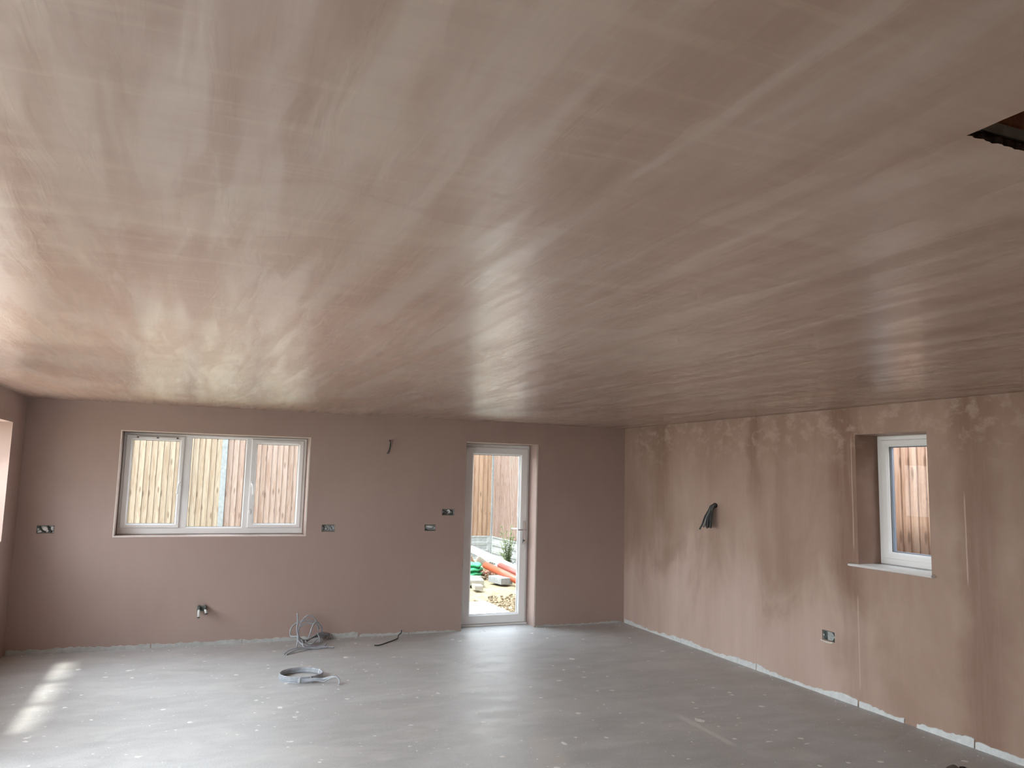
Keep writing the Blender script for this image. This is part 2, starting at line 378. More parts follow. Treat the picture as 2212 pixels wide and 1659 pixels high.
M_F_SID = mat_timber('fence_timber_pale_pink', ((.29,.215,.185),(.32,.25,.22),(.27,.20,.17)))
M_F_RED = mat_timber('fence_timber_reddish', ((.43,.29,.225),(.48,.35,.285),(.39,.26,.20)))
M_BATTEN = mat_timber('pale_batten', ((.26,.225,.18),(.31,.28,.235),(.24,.21,.17)))
M_BRKW = simple('shoe_brown_leather', (.06,.045,.042), .55, var=.25, scale=30)
M_RUBBER = simple('shoe_rubber', (.025,.024,.025), .6)

# ------------------------------------------------------------------ walls, floor, ceiling
def wall(name, T, u0, u1, z0, z1, holes, mat, thick=WT, extmat=None):
    """holes: (u0,u1,z0,z1,depth) depth None = right through. grid of quads, welded, with lined reveals"""
    us = sorted({u0, u1} | {h[0] for h in holes} | {h[1] for h in holes}); zs = sorted({z0, z1} | {h[2] for h in holes} | {h[3] for h in holes})
    bm = BM(); cache = {}
    def v(u, d, z):
        k = (round(u,4), round(d,4), round(z,4))
        if k not in cache: cache[k] = bm.verts.new(T(u, d, z))
        return cache[k]
    def hole_at(u, z):
        for h in holes:
            if h[0] < u < h[1] and h[2] < z < h[3]: return h
    def q(*p): return bm.faces.new([v(*a) for a in p])
    ext = []
    for a, b_ in zip(us, us[1:]):
        for c, e in zip(zs, zs[1:]):
            h = hole_at((a+b_)/2, (c+e)/2)
            if h is None: q((a,0,c),(b_,0,c),(b_,0,e),(a,0,e))
            elif h[4] is not None: q((a,h[4],c),(b_,h[4],c),(b_,h[4],e),(a,h[4],e))
            if h is None or h[4] is not None: ext.append(q((a,thick,c),(a,thick,e),(b_,thick,e),(b_,thick,c)))
    for h in holes:
        d = thick if h[4] is None else h[4]
        hu = [u for u in us if h[0] <= u <= h[1]]; hz = [z for z in zs if h[2] <= z <= h[3]]
        for a, b_ in zip(hu, hu[1:]):
            if h[2] > z0+1e-6: q((a,0,h[2]),(b_,0,h[2]),(b_,d,h[2]),(a,d,h[2]))
            q((a,0,h[3]),(a,d,h[3]),(b_,d,h[3]),(b_,0,h[3]))
        for c, e in zip(hz, hz[1:]):
            q((h[0],0,c),(h[0],d,c),(h[0],d,e),(h[0],0,e)); q((h[1],0,c),(h[1],0,e),(h[1],d,e),(h[1],d,c))
    for a, b_ in zip(us, us[1:]):
        q((a,0,z1),(b_,0,z1),(b_,thick,z1),(a,thick,z1))
    for c, e in zip(zs, zs[1:]):
        q((u0,0,c),(u0,0,e),(u0,thick,e),(u0,thick,c)); q((u1,0,c),(u1,thick,c),(u1,thick,e),(u1,0,e))
    for f in ext: f.material_index = 1
    o = link(name, bm, mat); o.data.materials.append(extmat or M_EXT)
    return struct(o)

W1 = (-0.702, 1.126, 1.086, 2.120); DR = (2.914, 3.826, 0.0, 2.145); W2 = (4.187, 4.866, 1.120, 2.172); W3 = (5.95, 8.04, 1.09, 2.135); D2 = (0.3, 5.3, 0.0, 2.135)
SOCK = [(-1.362,-1.216,1.117,1.192), (1.298,1.438,1.122,1.196), (2.442,2.574,1.126,1.196), (2.644,2.790,1.300,1.372)]
RS = (5.140, 5.282, .448, .530)
wf = wall('wall_far', Tfar, L, R, 0, H, [(*W1, None), (*DR, None)] + [(*s, .045) for s in SOCK], M_WALL)
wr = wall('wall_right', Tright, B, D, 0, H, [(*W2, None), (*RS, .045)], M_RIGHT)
wl = wall('wall_left', Tleft, B, D, 0, H, [(*W3, None), (*D2, None)], M_WALL)
def Tback(u, d, z): return Vector((u, B-d, z))
wb = wall('wall_back', Tback, L, R, 0, H, [], M_WALL)
bm = BM(); box(bm, L-WT, R+WT, B-WT, D+WT, -.15, 0); floor = struct(link('floor', bm, M_FLOOR))

# ceiling with the loft hatch cut into it (ragged plaster edge)
HX0, HX1, HY0, HY1 = 1.262, 1.87, .22, .940
bm = BM()
rnd = random.Random(3)
edge = []
def rag(p, q, n, amp, nrm):
    for i in range(n):
        t = i/n; j = (rnd.random()-.5)*2*amp if i else 0
        edge.append(Vector((p[0]+(q[0]-p[0])*t + nrm[0]*j, p[1]+(q[1]-p[1])*t + nrm[1]*j, H)))
rag((HX0,HY0),(HX1,HY0),30,.002,(0,1)); rag((HX1,HY0),(HX1,HY1),30,.002,(1,0)); rag((HX1,HY1),(HX0,HY1),60,.0035,(0,1)); rag((HX0,HY1),(HX0,HY0),30,.0008,(1,0))
n_e = [30, 30, 60, 30]
outer = [Vector((L,B,H)), Vector((R,B,H)), Vector((R,D,H)), Vector((L,D,H))]
ev = [bm.verts.new(p) for p in edge]; ov = [bm.verts.new(p) for p in outer]
i = 0
for k, n in enumerate(n_e):
    seg = [ev[(i+j) % len(ev)] for j in range(n+1)]; i += n
    bm.faces.new([ov[k], ov[(k+1)%4]] + seg[::-1])
top = bmesh.ops.extrude_face_region(bm, geom=list(bm.faces))
for v_ in [g for g in top['geom'] if isinstance(g, bmesh.types.BMVert)]: v_.co.z += .014
for f in bm.faces:
    c_ = f.calc_center_median()
    if abs(f.normal.z) < .5 and HX0-.1 < c_.x < HX1+.1 and HY0-.1 < c_.y < HY1+.1: f.material_index = 1
ceiling = struct(link('ceiling', bm, M_CEIL)); ceiling.data.materials.append(mat_rough('torn_board_paper', (.035,.025,.022), (.12,.08,.06), 60, .95, .5))
# loft timbers round the hatch
bm = BM(); box(bm, HX0-.02, HX1+.02, HY1+.012, HY1+.057, 2.446, 2.64, .003)
hatch = struct(link('trim_1', bm, M_JOIST), 'timber trimmer joist above the dark loft hatch opening', 'joist')
bm = BM(); box(bm, HX0+.03, HX1-.03, HY1+.006, HY1+.012, 2.424, 2.446); link('edge_batten', bm, M_GREYW, hatch)
bm = BM(); box(bm, HX0-.02, HX1+.02, HY0-.057, HY0-.012, 2.42, 2.64, .003); link('joist', bm, M_JOIST, hatch)
for xx in (HX0-.060, HX1+.012):
    bm = BM(); box(bm, xx, xx+.045, -1.2, 2.6, 2.42, 2.64, .003); link('joist', bm, M_JOIST, hatch)
# roof shell over the loft
bm = BM()
ex0, ex1, ey0, ey1 = L-WT-.205, R+WT+.10, B-WT-.2, D+WT+.2
cx_ = (ex0+ex1)/2
prof = [(ex0,2.44),(cx_,4.6),(ex1,2.44),(ex1,2.60),(cx_,4.78),(ex0,2.60)]
a = [bm.verts.new((x_, ey0, z_)) for x_, z_ in prof]; c = [bm.verts.new((x_, ey1, z_)) for x_, z_ in prof]
for k in range(6): bm.faces.new((a[k], a[(k+1)%6], c[(k+1)%6], c[k]))
bm.faces.new(a[::-1]); bm.faces.new(c)
for yy in (ey0+.2, ey1-.2-.1):
    g1 = [bm.verts.new(p) for p in ((ex0+.2,yy,2.45),(ex1-.2,yy,2.45),(cx_,yy,4.65))]; bm.faces.new(g1)
box(bm, ex0, L-.02, ey0, ey1, 2.41, 2.44); box(bm, R+.02, ex1, ey0, ey1, 2.41, 2.44)
struct(link('roof', bm, M_TILE))

# bare plasterboard at the foot of the walls
def ragged_strip(name, T, spans, hfun, parent, rs, proud=.004, mat=None):
    for (a, b_, k) in spans:
        bm = BM(); n = max(3, int((b_-a)/.022)); fr, bk, bo = [], [], []
        hh = 0
        for i in range(n+1):
            u = a+(b_-a)*i/n
            hh = hh*.55 + (rs.random()-.5)*.016
            z = max(.006, hfun(u)*k + hh)
            fr.append(bm.verts.new(T(u, -proud, z))); bk.append(bm.verts.new(T(u, 0, z+.003))); bo.append(bm.verts.new(T(u, -proud-.003+rs.random()*.002, 0)))
        for i in range(n):
            bm.faces.new((bo[i],bo[i+1],fr[i+1],fr[i])); bm.faces.new((fr[i],fr[i+1],bk[i+1],bk[i]))
        link(name, bm, mat or M_BOARD, parent)
rs = random.Random(11)
eb = struct(bpy.data.objects.new('baseboard_far', None)); COL.objects.link(eb)
ragged_strip('plasterboard_edge', Tfar, [(L+.02,-.3,1),(-.29,.55,1),(.56,1.33,1)], lambda u: .045-.006*(u+1.5), eb, rs, .004, M_BOARDG)
ragged_strip('plasterboard_edge', Tfar, [(1.46,1.74,1.5),(1.76,2.3,.6),(2.31,2.90,.45)], lambda u: .030, eb, rs, .004, M_BOARDG)
ragged_strip('plasterboard_edge', Tfar, [(3.84,5.0,1)], lambda u: .012, eb, rs, .004, M_BOARDG)
er = struct(bpy.data.objects.new('baseboard_right', None)); COL.objects.link(er)
ragged_strip('plasterboard_edge', Tright, [(7.36,8.57,.85),(6.13,7.354,1.15),(4.91,6.12,1.0),(4.47,4.895,1.1),(3.905,4.36,1.15),(2.7,3.897,.9),(1.2,2.694,1)], lambda u: .036+.012*math.sin(u*5.3), er, rs, .005)

# plaster splashes and crumbs stuck on the floor
rs = random.Random(5)
bm = BM()
def splash(x, y, r, h=.0015):
    n = 7; ph = rs.random()*6; el = .5+rs.random()*.8
    ring = [bm.verts.new((x+math.cos(ph+2*math.pi*k/n)*r*(.45+.75*rs.random()), y+math.sin(ph+2*math.pi*k/n)*r*el*(.45+.75*rs.random()), .0006)) for k in range(n)]
    cen = bm.verts.new((x, y, h))
    for k in range(n): bm.faces.new((ring[k], ring[(k+1)%n], cen))
for k in range(620):
    y = 3.0+5.4*rs.random(); x = -1.2+6.1*rs.random()
    splash(x, y, (.006+.022*rs.random()**3)*(1.0 if rs.random() < .93 else 1.7), .001+.003*rs.random())
for k in range(60): splash(L+.1+6.3*rs.random(), D-.05-.12*rs.random()**2, .004+.007*rs.random(), .006)
for k in range(26): splash(R-.04-.1*rs.random(), 3+5.4*rs.random(), .004+.006*rs.random(), .006)
o = link('plaster_splashes', bm, M_PLAST, floor); o['kind'] = 'stuff'

# plastered-in corner beads round the openings
M_BEAD = simple('pale_corner_bead', (.74,.66,.61), .5, var=.06, scale=30)
bm = BM(); frame_mesh(bm, Tfar, W1[0]-.011, W1[1]+.011, W1[2]-.011, W1[3]+.008, .011,.011,.011,.008, -.0025, .012, .002, .0015); struct(link('trim_2', bm, M_BEAD))
bm = BM(); Tbox(bm, Tfar, DR[1], DR[1]+.008, -.0025, .012, 0.012, DR[3], .0015); Tbox(bm, Tfar, DR[0], DR[1]+.008, -.0025, .010, DR[3], DR[3]+.007, .0015); struct(link('trim_3', bm, M_BEAD))

# ------------------------------------------------------------------ windows and doors
def pane(T, u0, u1, z0, z1, d, parent):
    bm = BM(); Tbox(bm, T, u0-.01, u1+.01, d, d+.004, z0-.01, z1+.01); return link('pane', bm, M_GLASS, parent)
def gasket(T, u0, u1, z0, z1, d, parent):
    bm = BM(); frame_mesh(bm, T, u0-.001, u1+.001, z0-.001, z1+.001, .004,.004,.004,.004, d, d+.006, .001, .0005); return link('gasket', bm, M_SEAL, parent)
def frame_multi(T, u0, u1, z0, z1, holes, d0, d1):
    """outer frame with mullions: rails and stiles as bevelled members joined in one mesh"""
    bm = BM()
    e = .0
    hz0, hz1 = holes[0][2], holes[0][3]
    frame_mesh(bm, T, u0, u1, z0, z1, holes[0][0]-u0, u1-holes[-1][1], hz0-z0, z1-hz1, d0, d1, .010, .008)
    for h, g in zip(holes, holes[1:]):
        Tbox(bm, T, h[1], g[0], d0+.001, d1, hz0-.004, hz1+.004, .005)
    return bm

def window_handle(T, u, z, dirn, d, parent):
    bm = BM(); Tbox(bm, T, u-.011, u+.011, d-.008, d, z-.035, z+.03, .004)
    pts = [T(u, d-.004, z), T(u, d-.03, z+.002), T(u+dirn*.006, d-.042, z-.004), T(u+dirn*.014, d-.046, z-.03), T(u+dirn*.018, d-.046, z-.075), T(u+dirn*.020, d-.044, z-.115)]
    tube(bm, catmull(pts, 5), .0095, 8)
    o = link('handle', bm, M_UPVC, parent, True)
    bm = BM(); tube(bm, [T(u, d-.034, z+.004), T(u, d-.043, z+.004)], .0055, 8); link('pivot_screw', bm, M_GREYP, o)
    return o
def trickle_vent(T, u0, u1, z, d, parent, is_open):
    bm = BM(); Tbox(bm, T, u0, u1, d-.012, d, z-.010, z+.010, .003)
    flaps = []
    if is_open:
        m = (u0+u1)/2
        for a, b_ in ((u0+.02, m-.012), (m+.012, u1-.02)):
            flaps.append((a, b_))
    o = link('trickle_vent', bm, M_VENT if is_open else M_UPVC, parent)
    if is_open:
        bm = BM()
        for uu in (u0+.012, (u0+u1)/2, u1-.012): Tbox(bm, T, uu-.004, uu+.004, d-.015, d-.011, z-.004, z+.004)
        link('vent_screw', bm, M_GREYP, o)
        for a, b_ in flaps:
            bm = BM(); Tbox(bm, T, a, b_, d-.034, d-.0125, z-.008, z+.007, .003); link('vent_flap', bm, M_UPVC, o)
    return o

# window_1: three lights in the far wall
d0 = .200
hol = [(-.668,-.132,1.158,2.088), (-.058,.490,1.158,2.088), (.549,1.083,1.158,2.088)]
w1 = struct(link('window_1', frame_multi(Tfar, W1[0]+.002, W1[1]-.002, W1[2]+.002, W1[3]-.002, hol, d0, d0+.07), M_UPVC), 'wide white three-light window left of the glazed door', 'window')
bm = BM(); frame_mesh(bm, Tfar, -.06, .492, 1.156, 2.090, .006,.006,.006,.006, d0+.008, d0+.05, .005, .001); link('glazing_bead', bm, M_UPVC, w1)
pane(Tfar, -.054, .486, 1.162, 2.084, d0+.03, w1); gasket(Tfar, -.054, .486, 1.162, 2.084, d0+.024, w1)
for (u0, u1, hu, dr, op) in ((-.674,-.126,-.142,-1,True), (.543,1.089,.566,1,False)):
    bm = BM(); frame_mesh(bm, Tfar, u0, u1, 1.152, 2.094, .060,.044 if op else .054,.044,.052, d0-.018, d0+.045, .014, .006)
    s_ = link('sash', bm, M_UPVC, w1)
    gu = (u0+.060, u1-(.044 if op else .054), 1.196, 2.042)
    pane(Tfar, *gu, d0+.02, s_); gasket(Tfar, *gu, d0+.012, s_)
    window_handle(Tfar, hu, 1.615, dr, d0-.018, s_)
    if op: trickle_vent(Tfar, u0+.095, u1-.06, 2.070, d0-.018, s_, True)
    else: trickle_vent(Tfar, u0+.09, u1-.06, 2.066, d0-.018, s_, False)
bm = BM(); bmesh.ops.create_icosphere(bm, subdivisions=2, radius=.5, matrix=Matrix.Translation(Tfar(.566, d0-.020, 1.322)) @ Matrix.Diagonal((.030,.012,.055,1)))
for v_ in bm.verts: v_.co += Vector((rs.uniform(-.004,.004), 0, rs.uniform(-.006,.006)))
link('plaster_blob', bm, M_PLAST, w1, True)

# door_1: glazed white door
d0 = .240
bm = BM(); frame_mesh(bm, Tfar, DR[0]+.003, DR[1]-.003, .0, DR[3]-.003, .072,.028,.022,.038, d0, d0+.07, .004, .005)
dr1 = struct(link('door_1', bm, M_UPVC), 'white fully glazed back door beside the right corner', 'door')
bm = BM(); frame_mesh(bm, Tfar, 2.984, 3.799, .026, 2.106, .110,.100,.106,.092, d0-.016, d0+.05, .016, .006)
leaf = link('door_leaf', bm, M_UPVC, dr1)
G = (3.095, 3.698, .133, 2.013)
pane(Tfar, *G, d0+.018, leaf); gasket(Tfar, *G, d0+.010, leaf)
bm = BM(); Tbox(bm, Tfar, 3.741, 3.777, d0-.026, d0-.016, .945, 1.225, .004)
Tbox(bm, Tfar, 3.752, 3.766, d0-.028, d0-.02, 1.195, 1.205); hp = link('handle_plate', bm, M_CHROME, leaf)
bm = BM(); tube(bm, catmull([Tfar(3.762,d0-.02,1.119), Tfar(3.762,d0-.055,1.119), Tfar(3.752,d0-.068,1.119), Tfar(3.715,d0-.070,1.120), Tfar(3.655,d0-.068,1.121)], 5), .0085, 10); link('lever', bm, M_CHROME, leaf, True)
bm = BM(); tube(bm, catmull([Tfar(3.762,d0+.05,1.119), Tfar(3.762,d0+.085,1.119), Tfar(3.752,d0+.098,1.119), Tfar(3.715,d0+.10,1.121), Tfar(3.640,d0+.10,1.124)], 5), .0085, 10)
Tbox(bm, Tfar, 3.741, 3.777, d0+.05, d0+.058, .945, 1.225, .003); link('outer_lever', bm, M_CHROME, leaf, True)
bm = BM(); tube(bm, [Tfar(3.760,d0-.024,.990), Tfar(3.760,d0-.036,.990)], .009, 12); Tbox(bm, Tfar, 3.7585,3.7615, d0-.060,d0-.036,.984,.996)
key = link('key_cylinder', bm, M_SEAL, leaf)
bm = BM(); tube(bm, [Tfar(3.760,d0-.056,.972), Tfar(3.760,d0-.060,.972)], .014, 12); Tbox(bm, Tfar, 3.756,3.764, d0-.060,d0-.056,.915,.965,.001)
o = link('key', bm, M_CHROME, leaf)
for z in (1.905, 1.315, .73, .22):
    bm = BM(); tube(bm, [Tfar(2.994,d0-.022,z-.05), Tfar(2.994,d0-.022,z+.05)], .009, 10); Tbox(bm, Tfar, 2.99,3.018, d0-.020,d0-.014, z-.045,z+.045,.002); link('hinge', bm, M_UPVC, dr1)
bm = BM(); Tbox(bm, Tfar, DR[0]+.004, DR[1]-.004, d0-.03, d0+.08, 0.0, .021, .004); link('threshold', bm, M_UPVC, dr1)

# window_2: small window in the right wall, with a sill board
d0 = .235
bm = BM(); frame_mesh(bm, Tright, W2[0]+.002, W2[1]-.002, W2[2]+.002, W2[3]-.002, .058,.058,.058,.044, d0, d0+.07, .010, .008)
w2 = struct(link('window_2', bm, M_UPVC), 'small white single-light window in the right wall', 'window')
bm = BM(); frame_mesh(bm, Tright, W2[0]+.052, W2[1]-.052, W2[2]+.052, W2[3]-.038, .064,.064,.056,.056, d0-.012, d0+.045, .016, .006); s_ = link('sash', bm, M_UPVC, w2)
gu = (W2[0]+.116, W2[1]-.116, W2[2]+.108, W2[3]-.094)
pane(Tright, *gu, d0+.02, s_); gasket(Tright, *gu, d0+.012, s_)
window_handle(Tright, W2[0]+.085, 1.62, 1, d0-.012, s_)
bm = BM(); frame_mesh(bm, Tright, gu[0]-.004, gu[1]+.004, gu[2]-.004, gu[3]+.004, .014,.014,.010,.010, d0+.026, d0+.05, .003, .001); link('glazing_spacer', bm, simple('bluish_spacer', (.30,.35,.45), .4, .3), s_)
# sill board with bull nose and horns
bm = BM()
def nose(x_, k): return x_
pr = [(.235,.0),(-.030,.0),(-.038,-.003),(-.043,-.010),(-.038,-.018),(-.030,-.021),(.235,-.021)]
for (ya, yb, prof_) in ((W2[0], W2[1], pr), ):
    l0 = [bm.verts.new((R+p[0], ya+.001, 1.1225+p[1])) for p in prof_]; l1 = [bm.verts.new((R+p[0], yb-.001, 1.1225+p[1])) for p in prof_]
    for k in range(len(l0)): bm.faces.new((l0[k], l0[(k+1)%len(l0)], l1[(k+1)%len(l1)], l1[k]))
    bm.faces.new(l0); bm.faces.new(l1[::-1])
prh = [(.0,.0),(-.030,.0),(-.038,-.003),(-.043,-.010),(-.038,-.018),(-.030,-.021),(.0,-.021)]
for (ya, yb) in ((W2[0]-.028, W2[0]+.001), (W2[1]-.001, W2[1]+.074)):
    l0 = [bm.verts.new((R+p[0], ya, 1.1225+p[1])) for p in prh]; l1 = [bm.verts.new((R+p[0], yb, 1.1225+p[1])) for p in prh]
    for k in range(len(l0)): bm.faces.new((l0[k], l0[(k+1)%len(l0)], l1[(k+1)%len(l1)], l1[k]))
    bm.faces.new(l0); bm.faces.new(l1[::-1])
link('window_sill', bm, M_SILL, w2)

# window_3 and door_2 in the left wall (only the lit jamb of window_3 shows)
d0 = .22
hol = [(6.00,6.62,1.15,2.09), (6.70,7.28,1.15,2.09), (7.36,7.98,1.15,2.09)]
w3 = struct(link('window_3', frame_multi(Tleft, W3[0]+.002, W3[1]-.002, W3[2]+.002, W3[3]-.002, hol, d0, d0+.07), M_UPVC), 'white left wall window, only its lit plaster jamb in view', 'window')
for h in hol: pane(Tleft, *h, d0+.03, w3)
hol = [(.36,1.46,.06,2.08), (1.55,2.70,.06,2.08), (2.79,3.94,.06,2.08), (4.03,5.24,.06,2.08)]
d2 = struct(link('door_2', frame_multi(Tleft, D2[0]+.002, D2[1]-.002, .0, D2[3]-.002, hol, d0, d0+.07), M_UPVC), 'white glazed garden doors in the left wall', 'door')
for h in hol: pane(Tleft, *h, d0+.03, d2)

# ------------------------------------------------------------------ back boxes in the walls
def back_box(T, s, dirflip, label, fill):
    u0, u1, z0, z1 = s
    c = T((u0+u1)/2, .02, (z0+z1)/2)
    root = empty('back_box', c, label, 'socket box', 'open metal socket boxes')
    def TT(u, d, z): return T(u, d, z) - c
    bm = BM(); m = .004
    frame_mesh(bm, TT, u0+m, u1-m, z0+m, z1-m, .0025,.0025,.0025,.0025, .004, .040, .001, .0003)
    Tbox(bm, TT, u0+m, u1-m, .038, .0405, z0+m, z1-m); link('metal_box', bm, M_GALV, root)
    for uu in (u0+.012, u1-.012):
        bm = BM(); Tbox(bm, TT, uu-.006, uu+.006, .006, .012, (z0+z1)/2-.009, (z0+z1)/2+.009, .002); link('fixing_lug', bm, M_GALV, root)
    fill(TT, root, u0, u1, z0, z1)
    return root
def cab(TT, root, pts, r=.006, mat=None, flat=1.0, name='cable'):
    bm = BM(); tube(bm, catmull([TT(*p) for p in pts], 6), r, 8, flat); return link(name, bm, mat or M_CABLED, root, True)
def blob(TT, root, u, d, z, su, sd_, sz, mat, name='plaster_smear', seed=1):
    bm = BM(); bmesh.ops.create_icosphere(bm, subdivisions=2, radius=1.0); q = random.Random(seed)
    c = TT(u, d, z); e1 = (TT(u+1, d, z)-c); e2 = (TT(u, d+1, z)-c); e3 = (TT(u, d, z+1)-c)
    for v_ in bm.verts:
        k = .85+.35*q.random(); p = v_.co*k; v_.co = c + e1*(p.x*su) + e2*(p.y*sd_) + e3*(p.z*sz)
    return link(name, bm, mat, root)
def fill1(TT, root, u0, u1, z0, z1):
    w = u1-u0
    blob(TT, root, u0+.022, .020, z0+.018, .018,.014,.014, M_PLAST, seed=1)
    blob(TT, root, u0+.066, .020, z0+.042, .026,.014,.022, M_PLAST, seed=2)
    blob(TT, root, u0+.085, .018, z0+.020, .012,.010,.012, M_PLAST, seed=5)
    blob(TT, root, u1-.018, .020, z0+.045, .013,.014,.022, M_PLAST, seed=3)
    cab(TT, root, [(u0+.018,.028,z1-.008),(u0+.03,.014,z0+.046),(u0+.05,.012,z0+.024),(u0+.078,.016,z0+.008)], .0075)
    cab(TT, root, [(u0+.086,.030,z1-.006),(u0+.098,.014,z0+.052),(u0+.112,.010,z0+.030),(u0+.112,.012,z0+.014),(u0+.092,.018,z0+.007)], .0085)
def fill2(TT, root, u0, u1, z0, z1):
    for k, (a, b_) in enumerate(((.03,.05),(.05,.03),(.085,.045),(.11,.02),(.115,.055))):
        blob(TT, root, u0+a, .030, z0+b_*1.0, .012,.010,.012, M_BOARD if k%2 else M_GALV, seed=10+k)
    cab(TT, root, [(u0+.062,.036,z0+.066),(u0+.075,.018,z0+.05),(u0+.082,.014,z0+.03),(u0+.066,.018,z0+.010)], .005, M_CABLE)
    cab(TT, root, [(u0+.098,.036,z0+.064),(u0+.092,.016,z0+.046),(u0+.102,.014,z0+.026),(u0+.112,.020,z0+.012)], .005, M_CABLE)
    cab(TT, root, [(u0+.02,.036,z0+.064),(u0+.028,.016,z0+.04),(u0+.022,.016,z0+.016)], .005)
def fill3(TT, root, u0, u1, z0, z1):
    blob(TT, root, u0+.062, .028, z0+.045, .042,.012,.020, M_BOARD, seed=20)
    cab(TT, root, [(u0+.012,.022,z0+.044),(u0+.04,.010,z0+.022),(u0+.08,.008,z0+.016),(u0+.115,.010,z0+.020),(u0+.117,.012,z0+.036),(u0+.092,.016,z0+.062)], .005, M_CABLE)
    cab(TT, root, [(u0+.010,.024,z0+.034),(u0+.03,.014,z0+.012),(u0+.07,.012,z0+.008),(u0+.11,.014,z0+.009)], .005)
def fill4(TT, root, u0, u1, z0, z1):
    blob(TT, root, u0+.030, .028, z0+.020, .016,.010,.014, M_GREYP, seed=30)
    for k in range(3):
        q = .006*k
        cab(TT, root, [(u0+.062+q,.030,z0+.020),(u0+.078+q,.006-.002*k,z0+.030),(u0+.090+q,.000,z0+.050-.3*q),(u0+.080+q,.006,z0+.062-q),(u0+.064+q,.012,z0+.050)], .0042, M_CABLE if k else M_WHITEP)
    cab(TT, root, [(u0+.015,.03,z0+.060),(u0+.035,.01,z0+.050),(u0+.055,.006,z0+.030),(u0+.050,.014,z0+.010)], .006)
    cab(TT, root, [(u0+.105,.03,z0+.060),(u0+.125,.01,z0+.045),(u0+.120,.01,z0+.02),(u0+.10,.02,z0+.010)], .006)
back_box(Tfar, SOCK[0], 1, 'open socket box left of the wide window, white plaster and dark cables inside', fill1)
back_box(Tfar, SOCK[1], 1, 'open socket box just right of the wide window, crossed grey cables inside', fill2)
back_box(Tfar, SOCK[2], 1, 'lower of two open socket boxes left of the door, one cable loop', fill3)
back_box(Tfar, SOCK[3], 1, 'upper open socket box nearest the door, coiled cable in dark box', fill4)
def fill5(TT, root, u0, u1, z0, z1):
    cu, cz = (u0+u1)/2-.022, (z0+z1)/2
    bm = BM(); ring = []
    pts = [(cu+.036, -.034), (cu+.036, .034)] + [(cu+.004-.040*math.sin(math.pi*k/12), .036*math.cos(math.pi*k/12)) for k in range(13)]
    f = [bm.verts.new(TT(a, .006, cz+b_)) for a, b_ in pts]; g = [bm.verts.new(TT(a, .016, cz+b_)) for a, b_ in pts]
    for k in range(len(f)): bm.faces.new((f[k], f[(k+1)%len(f)], g[(k+1)%len(g)], g[k]))
    bm.faces.new(f); bm.faces.new(g[::-1]); link('round_plate', bm, M_GALV, root)
    bm = BM(); Tbox(bm, TT, u1-.072, u1-.006, .020, .030, z0+.008, z1-.006, .002); link('dark_insert', bm, M_GREYP, root)
    for a, b_ in ((u1-.012,.03),(u1-.050,.04)):
        bm = BM(); tube(bm, [TT(a,.021,z0+b_), TT(a,.016,z0+b_)], .005, 8); link('screw', bm, M_CHROME, root)
    cab(TT, root, [(u1+.018,-.001,z0-.006),(u1-.02,-.003,z0-.010),(u0+.06,-.004,z0-.012),(u0+.02,-.003,z0-.004)], .004, M_PLAST, name='plaster_lip')
back_box(Tright, RS, -1, 'low open socket box in the right wall with rounded grey plate', fill5)

# ------------------------------------------------------------------ cables and pipes
def cable_thing(name, loc, label, cat, runs, r=.006, mat=None, group=None, flat=1.0, mat2=None):
    root = empty(name, loc, label, cat, group); c = Vector(loc)
    for n_, pts in enumerate(runs):
        bm = BM(); tube(bm, [p-c for p in catmull(pts, 6)], r, 8, flat); link('cable', bm, (mat2 if mat2 and n_ % 3 == 1 else mat) or M_CABLE, root, True)
    return root
# hanging from the far wall
yw = D
root = cable_thing('hanging_cable', (1.996, D, 2.13), 'thin dark cables hanging from a hole high on the far wall', 'cable',
  [[(1.996,D+.01,2.130),(1.998,D-.03,2.126),(2.004,D-.04,2.09),(2.006,D-.035,2.06),(1.990,D-.03,2.02),(1.976,D-.03,1.990),(1.966,D-.03,1.982)],
   [(1.998,D+.01,2.128),(2.002,D-.025,2.12),(1.998,D-.035,2.08),(1.992,D-.03,2.03),(1.978,D-.03,2.00)],
   [(1.999,D+.01,2.126),(2.006,D-.02,2.118),(2.008,D-.03,2.07),(1.996,D-.03,2.02),(1.992,D-.028,1.995),(1.982,D-.03,1.98)]], .0042, M_CABLED)
# bundle sticking out of the right wall
hx, hy, hz = R, 6.745, 1.515
runs = []
q = random.Random(4)
for k in range(7):
    dy = (k-3)*.010; e = q.random()
    if k in (1, 3, 5):   # looped back on itself
        runs.append([(hx+.01,hy+dy*.7,hz+.004),(hx-.03,hy+dy,hz-.006),(hx-.052,hy+dy,hz-.045),(hx-.066,hy+dy*1.3,hz-.11),(hx-.082-.01*e,hy+dy*1.6,hz-.19),(hx-.074,hy+dy*1.6+.016,hz-.224),(hx-.050,hy+dy+.022,hz-.205),(hx-.040,hy+dy+.020,hz-.13),(hx-.036,hy+dy+.014,hz-.05)])
    else:                # cut ends, fanned out
        runs.append([(hx+.01,hy+dy*.7,hz),(hx-.03,hy+dy,hz-.010),(hx-.058,hy+dy,hz-.055),(hx-.086-.003*k,hy+dy*1.2,hz-.125),(hx-.092-.006*k,hy+dy*1.5,hz-.185-.012*e),(hx-.100-.009*k,hy+dy*1.9,hz-.225-.03*e)])
root = cable_thing('cable_bundle', (hx,hy,hz), 'bunched dark cable tails sticking out of the right wall', 'cable', runs, .0095, M_CABLED, mat2=simple('mid_grey_cable_sheath', (.22,.23,.23), .4))
bm = BM(); tube(bm, [Vector((.004,0,-.002)), Vector((-.003,0,-.002))], .042, 14, .6); link('cut_hole', bm, M_BLACK, root)
